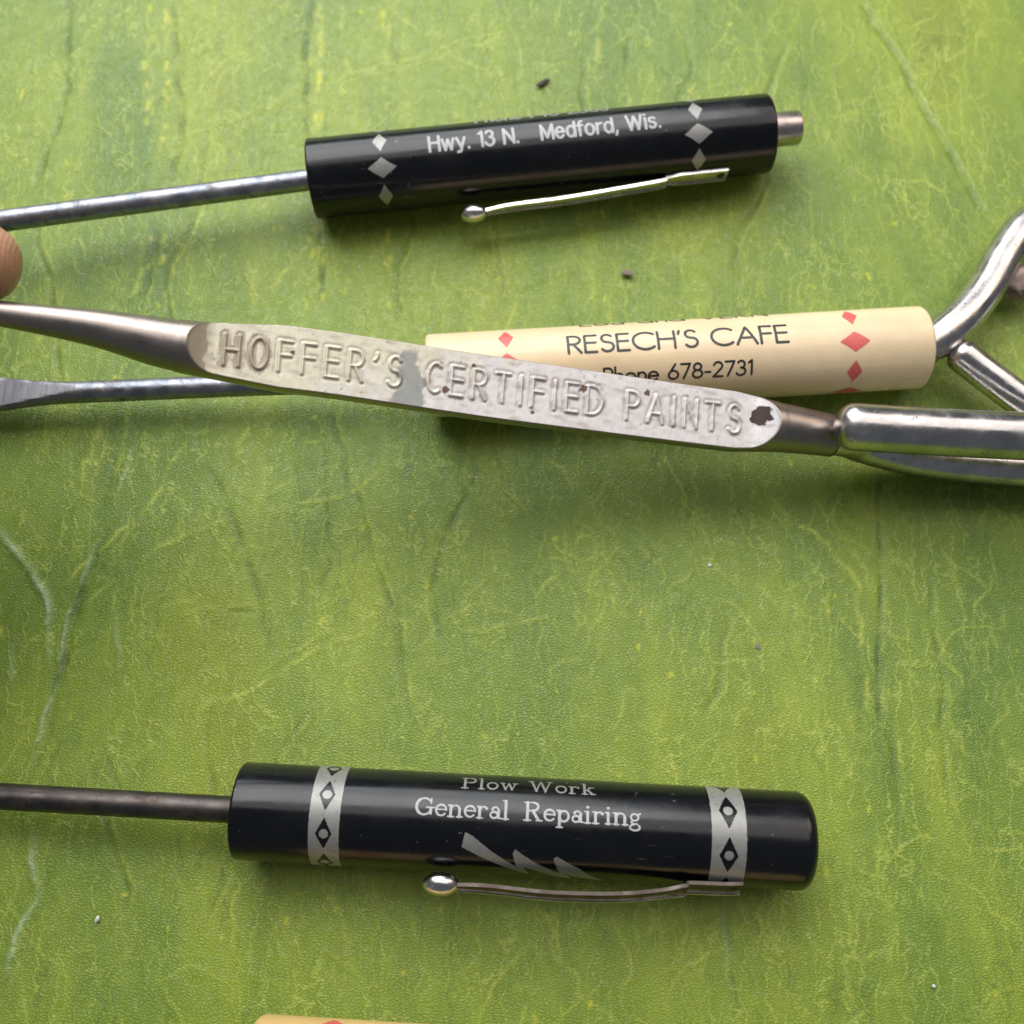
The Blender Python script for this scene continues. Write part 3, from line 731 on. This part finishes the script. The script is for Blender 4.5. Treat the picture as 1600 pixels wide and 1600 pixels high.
text_decal(h, 'lettering', 'General Repairing', SERIF, (648, 1273), (1003, 1290), 1.95, .06, .72, M['white_ink'], d3, None, .01, .05)
text_decal(h, 'lettering', 'Plow Work', SERIF, (721, 1231), (931, 1242), 1.8, .10, .5, M['silver_ink'], d3, None, .01, .05)
bolt = [(727,1300),(740,1307),(768,1330),(806,1353),(801,1333),(805,1327),(832,1345),(874,1364),(865,1342),(870,1338),(905,1357),(955,1377),(886,1367),(893,1372),(818,1354),(826,1365),(780,1351),(721,1323)]
bp = [h.pix(*p) for p in bolt]
X, Y = sd_grid(min(p[0] for p in bp)-.3, max(p[0] for p in bp)+.3, min(p[1] for p in bp)-.3, max(p[1] for p in bp)+.3, .07)
h.decal('lightning_bolt', X, Y, poly_sd(X, Y, bp)+.012*rng.normal(size=X.shape), M['silver_ink'], d3)
sb = h.pix(692, 1340)[0]; se = h.pix(1162, 1370)[0]
make_clip(h, d3, [(sb, R+1.75), (sb+5, R+1.7), (sb+12, R+2.05), (sb+20, R+1.75), (sb+26.5, R+.7), (sb+27, R+.35), (sb+31, R+.25), (se, R+.1)], 2.1, math.radians(22), M['rusty_clip'], M['clip'], (sb-.1, R+1.75, 2.05, 1.25))

# ------------------------------------------------------------------ second cream screwdriver at the near edge
h = Handle((389, 1671), (1350, 1732), R)
d4 = thing('screwdriver', [*h.P0[:2], 0], 'yellowed cream screwdriver handle with red mark below the banded black screwdriver', 'screwdriver')
make_handle(h, M['yellow'], d4, 1.3, .6)
tube('shaft', np.linspace(h.P0+h.a*1, h.P0-h.a*46-h.u*1.5, 20), 1.5, M['dark_shaft'], d4, 24)
diamond_ring(h, d4, (519, 1607), (519, 1655), 4.0, 3.6, M['red_ink'], (-1, 0))
make_clip(h, d4, [(22, R+1.8), (27, R+1.7), (34, R+1.9), (42, R+1.5), (48.5, R+.6), (49, R+.3), (53, R+.2), (57, R+.1)], 2.0, math.radians(5), M['clip'], M['clip'], (22, R+1.8, 2.0, 1.2))

# ------------------------------------------------------------------ paint-shop opener bar held by the hand
AX = [(-330, 441, 41.0), (-150, 468, 37.3), (0, 490, 33.6), (150, 513, 30.2), (295, 543, 26.8), (520, 571, 22.2), (760, 607, 17.4), (1037, 645, 12.2), (1215, 668, 9.2), (1300, 681, 7.4)]
pts = [at(*p) for p in AX]; C = catmull(pts, 60)
Ls = np.r_[0, np.cumsum(np.linalg.norm(np.diff(C, axis=0), axis=1))]
def s_of(px):      # arc length whose projection has this image x
    rel = C-CAM; X_ = 800+1600*(rel@RGT)/(rel@FWD); return float(np.interp(px, X_, Ls))
sf0, sf1 = s_of(291), s_of(1203)
S = np.unique(np.r_[np.linspace(0, sf0-1, 50), np.arange(sf0-1, sf1+1, .11), np.linspace(sf1+1, Ls[-1], 20)])
CC = np.c_[[np.interp(S, Ls, C[:, k]) for k in range(3)]].T
TT = np.gradient(CC, axis=0); TT /= np.linalg.norm(TT, axis=1)[:, None]
rad = np.interp(S, [0, s_of(0), s_of(150), sf0-2, sf0+3, sf0+10, sf0+.5*(sf1-sf0), sf1-5, sf1-.5, sf1+3, Ls[-1]], [.9, 1.28, 1.95, 2.80, 3.10, 3.75, 3.85, 3.75, 3.25, 2.95, 2.65])
kk = np.ones(9)/9; pad = np.r_[[rad[0]]*4, rad, [rad[-1]]*4]; rad = np.convolve(pad, kk, 'valid')
ee = np.minimum((S-sf0), (sf1-S)); hh = np.where(ee <= 0, 9, 0)
depth_ = np.clip(ee/3.2, 0, 1); depth_ = np.sin(depth_*math.pi/2)
hflat = rad - (rad-1.15)*depth_; hflat = np.where(ee <= 0, 99, hflat)
MT, MB = 96, 44
thT = np.linspace(-math.radians(77), math.radians(77), MT); sn = np.linspace(-math.sin(thT[-1]), math.sin(thT[-1]), MT)
# lettering height field on the flat
st, W = layout("HOFFER'S CERTIFIED PAINTS", {**SANS, 'O': (.6, [arc(.3,.5,.3,.5,0,360,26)]), 'C': (.5, [arc(.3,.5,.3,.5,55,305,22)]), 'H': (.52, [[(0,0),(0,1)],[(.52,0),(.52,1)],[(0,.5),(.52,.5)]]), 'A': (.62, [[(0,0),(.31,1),(.62,0)],[(.12,.33),(.5,.33)]]), 'N': (.52, [[(0,0),(0,1),(.52,0),(.52,1)]]), "'": (.12, [[(.1,1.02),(.1,.92),(.02,.78)]]), 'I': (.10, [[(.05,0),(.05,1)]])}, .42, .62, .01)
ts0, ts1 = s_of(350)-sf0, s_of(1150)-sf0
LH = 3.45
st = fit(st, W, ts0, ts1, -LH/2, LH)
gx, gy = sd_grid(0, sf1-sf0, -4, 4, .08)
SD = strokes_sd(gx, gy, st)
SDb = np.full(gx.shape, 9.0)
for w, p in st:
    for a, b in zip(p[:-1], p[1:]):
        i0 = max(0, int((min(a[0], b[0])-.9)/.08)); i1 = int((max(a[0], b[0])+.9)/.08)+2
        s = np.s_[:, i0:i1]; SDb[s] = np.minimum(SDb[s], seg_dist(gx[s], gy[s], a, b))
HF = .22*np.clip(1.5-SDb/.13, 0, 1) - .05*np.exp(-((SDb-.36)/.14)**2)
def lookup(F, s, t_):
    i = np.clip((s/.08), 0, F.shape[1]-1.001); j = np.clip((t_+4)/.08, 0, F.shape[0]-1.001)
    i0 = i.astype(int); j0 = j.astype(int); fi = i-i0; fj = j-j0
    return (F[j0, i0]*(1-fi)+F[j0, i0+1]*fi)*(1-fj)+(F[j0+1, i0]*(1-fi)+F[j0+1, i0+1]*fi)*fj
tilt = math.radians(9); V = []; COL = []
def smooth_noise(x, y, sd):
    r = np.random.default_rng(sd); o = 0
    for k in range(7):
        fx, fy, ph = r.normal()*1.6, r.normal()*1.9, r.uniform(0, 6.28); o = o+np.sin(fx*x+fy*y+ph)
    return o/3.2
metal_c = np.array([.36, .315, .285])
sx = lambda px: s_of(px)-sf0
s_h0, s_h1 = sx(335), sx(428); s_tip = sx(322); s_g0, s_g1 = sx(612), sx(664); s_r0, s_r1 = sx(1166), sx(1194); s_yel = sx(740)
for i in range(len(S)):
    r = rad[i]; a_, u_, n_ = frame_axis(TT[i])
    u2 = u_*math.cos(tilt)-n_*math.sin(tilt); n2 = n_*math.cos(tilt)+u_*math.sin(tilt)
    tt = sn*r; zz = np.sqrt(np.maximum(r*r-tt*tt, 0)); flat = zz > hflat[i]
    z = np.minimum(zz, hflat[i])
    x = S[i]-sf0
    if 0 < x < sf1-sf0:
        edge = np.clip((zz-hflat[i])/.5, 0, 1)
        hfv = lookup(HF, np.full(MT, x), tt)
        z = z + hfv*edge
        n0 = smooth_noise(x, tt, 1); n1_ = smooth_noise(x*1.7+9, tt*1.7, 2); n2_ = smooth_noise(x*4, tt*4, 3)
        cream = np.clip((s_yel-x)/14 + .25*n0 + tt*.13, 0, 1)
        paint = np.array([.74, .71, .705])*(1-cream[:, None]) + np.array([.70, .665, .52])*cream[:, None]
        paint = paint*(1+.06*n2_[:, None]+.05*n1_[:, None])
        grime = np.clip(smooth_noise(x*.8+3, tt*2.2, 5)*.9-.25, 0, 1)*.40
        paint = paint*(1-grime[:, None]) + np.array([.33, .275, .21])*grime[:, None]
        br = np.array([.44, .375, .285]); g = np.array([.285, .30, .285])
        sdl = lookup(SDb, np.full(MT, x), tt)
        k = ((x < s_tip + .25*n1_) | ((x > s_h0) & (x < s_h1) & (sdl < .60+.18*n2_ - .1*(x > s_h0+4.5)))).astype(float)
        paint = paint*(1-k[:, None]) + br*k[:, None]
        gm = .88*np.clip(((s_g1-s_g0)/2*(.62+.30*(-tt/3.5)+.16*n1_)-np.abs(x-(s_g0+s_g1)/2+.35*np.sin(tt*1.1)+.10*n2_))/.34+.9, 0, 1)*np.clip((2.9-tt)/.4, 0, 1)
        paint = paint*(1-gm[:, None]) + g*gm[:, None]
        dirt = np.clip((.40-np.abs(sdl-.34))*2.4, 0, 1)*np.clip(n1_*.8+.5, .12, .95)*(.35+.65*(x > s_yel-6))
        paint = paint*(1-.72*dirt[:, None]) + np.array([.20, .14, .10])*.72*dirt[:, None]
        rm = (((x-(s_r0+s_r1)/2)/((s_r1-s_r0)/2))**2+(np.abs(tt-.75)/1.15)**3 < 1+.16*n2_+.30*n1_+.25*np.sin(5*tt+2*x)).astype(float)
        paint = paint*(1-rm[:, None]) + np.array([.045, .022, .018])*rm[:, None]
        for (dx, dt, dr_) in ((sx(694), -1.2, .42), (sx(905), 1.3, .45), (sx(735), 2.2, .25), (sx(455), .6, .25), (sx(830), -2.4, .25), (sx(1005), 1.9, .4)):
            dm = (np.hypot(x-dx, tt-dt) < dr_*(1+.3*n2_)).astype(float)
            paint = paint*(1-dm[:, None]) + np.array([.14, .075, .05])*dm[:, None]
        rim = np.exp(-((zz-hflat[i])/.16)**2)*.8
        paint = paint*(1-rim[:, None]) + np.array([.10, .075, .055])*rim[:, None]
        ink = np.where(flat[:, None], paint, metal_c); pm = np.where(flat, 1.0, 0.0)
    else:
        ink = np.repeat(metal_c[None], MT, 0); pm = np.zeros(MT)
    for j in range(MT):
        V.append(CC[i] + u2*z[j] + n2*tt[j]); COL.append((*ink[j], pm[j]))
    for j in range(MB):
        q = thT[-1] + (2*math.pi-2*thT[-1])*(j+1)/(MB+1)
        V.append(CC[i] + r*(math.cos(q)*u2 + math.sin(q)*n2)); COL.append((*metal_c, 0))
m = MT+MB; f = grid_faces(len(S), m, True); f.append(tuple(range(m))[::-1]); f.append(tuple((len(S)-1)*m+j for j in range(m)))
low = at(1600, 742, 2.9)
op = thing('bottle_opener', [low[0], low[1], 0], "metal bottle opener bar embossed HOFFER'S CERTIFIED PAINTS held between finger and thumb", 'bottle opener')
body = mesh_obj('bar', V, f, None, op)
ca = body.data.attributes.new('paint', 'FLOAT_COLOR', 'POINT'); ca.data.foreach_set('color', np.array(COL, np.float32).ravel())
t = NT('painted_bar'); v = t.coord(); at_ = t.attr('paint'); pmask = at_.outputs['Alpha']
col = t.mix(t.math('MULTIPLY', t.ramp(t.noise(v, 1500, 4), [(.62, 0.0), (.72, 1.0)]), .5), at_.outputs['Color'], (.16, .12, .10))
col = t.mix(t.noise(v, 500, 4), col, t.mix(1.0, col, (.86, .85, .84), 'MULTIPLY'))
t.set(Base_Color=col, Metallic=t.math('SUBTRACT', 1.0, t.math('MULTIPLY', pmask, .80)), Roughness=t.math('ADD', t.math('MULTIPLY', pmask, .14), t.ramp(t.noise(v, 350, 5), [(.3, .30), (.7, .42)])))
t.bump(t.noise(v, 1100, 4), .18, .00008); body.data.materials.append(t.m)
LW = [CC[-1]-TT[-1]*1.0, CC[-1]+TT[-1]*2.0, at(1352, 696, 5.2), at(1420, 714, 3.8), at(1500, 725, 3.1), at(1600, 733, 2.9), at(1760, 748, 2.9), at(1900, 752, 4.0), at(1985, 735, 8.0), at(1965, 705, 13.5), at(1850, 692, 15.0), at(1700, 686, 13.6), at(1560, 680, 12.8), at(1430, 673, 12.3), at(1333, 667, 12.0)]
P = catmull(LW, 14); rr = np.interp(np.linspace(0, 1, len(P)), [0, .2, .5, .7, 1], [2.55, 2.3, 2.6, 2.9, 2.9])
tube('opener_loop', P, rr, M['chrome'], op, 36)

# ------------------------------------------------------------------ hand
def capsule(bm_parts, path, rads):
    v, f = tube_data(catmull(path, 6), np.interp(np.linspace(0, 1, (len(path)-1)*6+1), np.linspace(0, 1, len(rads)), rads), 20, (True, True))
    off = len(bm_parts[0]); bm_parts[0].extend(v); bm_parts[1].extend([tuple(i+off for i in q) for q in f])
ptip = at(0, 490, 33.6); rod_d = unit(at(-150, 468, 37.3)-ptip)
parts = ([], [])
def off(px, py, z, d=(0, 0, 0)): return at(px, py, z)+np.array(d, float)
it = at(-18, 414, 34.5)                               # index fingertip on the far side of the rod
capsule(parts, [it, it+(-4, .8, 2.2), it+(-11, 3.0, 8), it+(-20, 5.5, 16), it+(-38, 6, 32), it+(-62, 0, 46), it+(-88, -14, 50)], [4.1, 5.9, 7.2, 7.6, 8.4, 9.4, 11.5])
tp = at(-62, 556, 33.5)                               # thumb tip on the near side
capsule(parts, [tp, tp+(-5, -1.5, 1.5), tp+(-13, -5, 5), tp+(-24, -10, 10), tp+(-46, -20, 20), tp+(-74, -34, 32)], [4.0, 6.4, 8.6, 8.8, 10.0, 14.0])
mt_ = it+np.array((-26, 22, 4))                       # three curled fingers beyond the index
capsule(parts, [mt_, mt_+(-9, 4, 7), mt_+(-20, 4, 19), mt_+(-42, -4, 33), mt_+(-66, -16, 40)], [6.2, 7.4, 8.2, 9.2, 11.5])
rt_ = it+np.array((-48, 34, 4))
capsule(parts, [rt_, rt_+(-8, 5, 7), rt_+(-18, 6, 18), rt_+(-36, -5, 29), rt_+(-48, -18, 32)], [5.8, 7.0, 7.8, 8.8, 11.0])
pk_ = it+np.array((-68, 42, 6))
capsule(parts, [pk_, pk_+(-7, 4, 6), pk_+(-15, 3, 14), pk_+(-28, -8, 21), pk_+(-36, -20, 22)], [5.0, 6.0, 6.8, 7.8, 10.5])
W0 = it+np.array((-155, -48, 46))
for k_i, (dx, dy, dz) in enumerate([(-88, -14, 50), (-92, 6, 44), (-96, 16, 36), (-104, 22, 28)]):
    capsule(parts, [it+(dx, dy, dz), it+(-122, -30+6*k_i, 48-3*k_i), W0], [12, 14.5, 17])
capsule(parts, [tp+(-74, -34, 32), it+(-118, -42, 42), W0], [14, 17, 18])
capsule(parts, [W0, W0+(-60, -40, 6), W0+(-150, -100, 14)], [21, 25, 33])
skin = NT('skin'); v = skin.coord()
col = skin.mix(skin.noise(v, 120, 5), (.42, .215, .135), (.55, .31, .21)); col = skin.mix(skin.math('MULTIPLY', skin.noise(v, 900, 3), .25), col, (.30, .13, .07))
skin.set(Base_Color=col, Roughness=.48); skin.b.inputs['Subsurface Weight'].default_value = .18
skin.b.inputs['Subsurface Radius'].default_value = (.003, .0012, .0006); skin.b.inputs['Subsurface Scale'].default_value = 1.0
wvn = skin.new('ShaderNodeTexWave', wave_type='RINGS', rings_direction='Y'); wvn.inputs['Scale'].default_value = 620; wvn.inputs['Distortion'].default_value = 5; wvn.inputs['Detail'].default_value = 1; wvn.inputs['Detail Scale'].default_value = .5
skin.link(v, wvn.inputs['Vector'])
skin.bump(skin.math('ADD', skin.noise(v, 900, 4), skin.math('MULTIPLY', wvn.outputs['Fac'], .22)), .8, .00014)
raw = mesh_obj('hand', parts[0], parts[1], skin.m)
md = raw.modifiers.new('r', 'REMESH'); md.mode = 'VOXEL'; md.voxel_size = .0008; md.use_smooth_shade = True
m2 = raw.modifiers.new('s', 'SMOOTH'); m2.factor = .5; m2.iterations = 6
bpy.context.view_layer.update(); dg = bpy.context.evaluated_depsgraph_get()
nm = bpy.data.meshes.new_from_object(raw.evaluated_get(dg)); raw.modifiers.clear(); raw.data = nm; nm.name = 'hand'
nm.polygons.foreach_set('use_smooth', [True]*len(nm.polygons))
if not nm.materials: nm.materials.append(skin.m)
tag(raw, 'bare fingertips pinching the tapered left shaft of the embossed metal bar', 'hand')

# ------------------------------------------------------------------ crumbs and specks
def crumb(px, py, lx, ly, lz, rot, mat, label, seed):
    bm = bmesh.new(); bmesh.ops.create_icosphere(bm, subdivisions=2, radius=1.0)
    r = np.random.default_rng(seed); c = at(px, py, 0)
    for w in bm.verts:
        d = np.array(w.co)*(1+r.normal()*.13)
        x, y, z = d*(lx, ly, lz)
        w.co = Vector((c[0]+x*math.cos(rot)-y*math.sin(rot), c[1]+x*math.sin(rot)+y*math.cos(rot), c[2]+z+lz*.55-.1))*MM
    m_ = bpy.data.meshes.new('crumb'); bm.to_mesh(m_); bm.free(); m_.materials.append(mat)
    o = bpy.data.objects.new('crumb', m_); sc.collection.objects.link(o); tag(o, label, 'crumb')
cb = print_mat('brown_crumb', (.10, .075, .06), .8); cg = print_mat('grey_crumb', (.24, .20, .17), .8); cw = print_mat('white_speck', (.75, .75, .75), .6)
crumb(848, 130, 1.15, .38, .35, .55, cb, 'dark brown crumb above the Medford screwdriver', 1)
crumb(980, 427, .85, .45, .3, -.2, cg, 'grey brown crumb on the vinyl between the black and cream handles', 2)
crumb(1109, 883, .23, .23, .16, 0, cw, 'tiny white speck on the green vinyl below the embossed bar', 3)
crumb(152, 1436, .26, .40, .22, -.3, cw, 'tiny white grain below the dark rusty shaft', 4)
crumb(1459, 1541, .24, .20, .16, .3, cw, 'tiny white speck beyond the rounded end of the banded handle', 5)
crumb(1184, 1011, .30, .36, .15, .2, cg, 'tiny brown speck right of centre on the open green vinyl', 6)
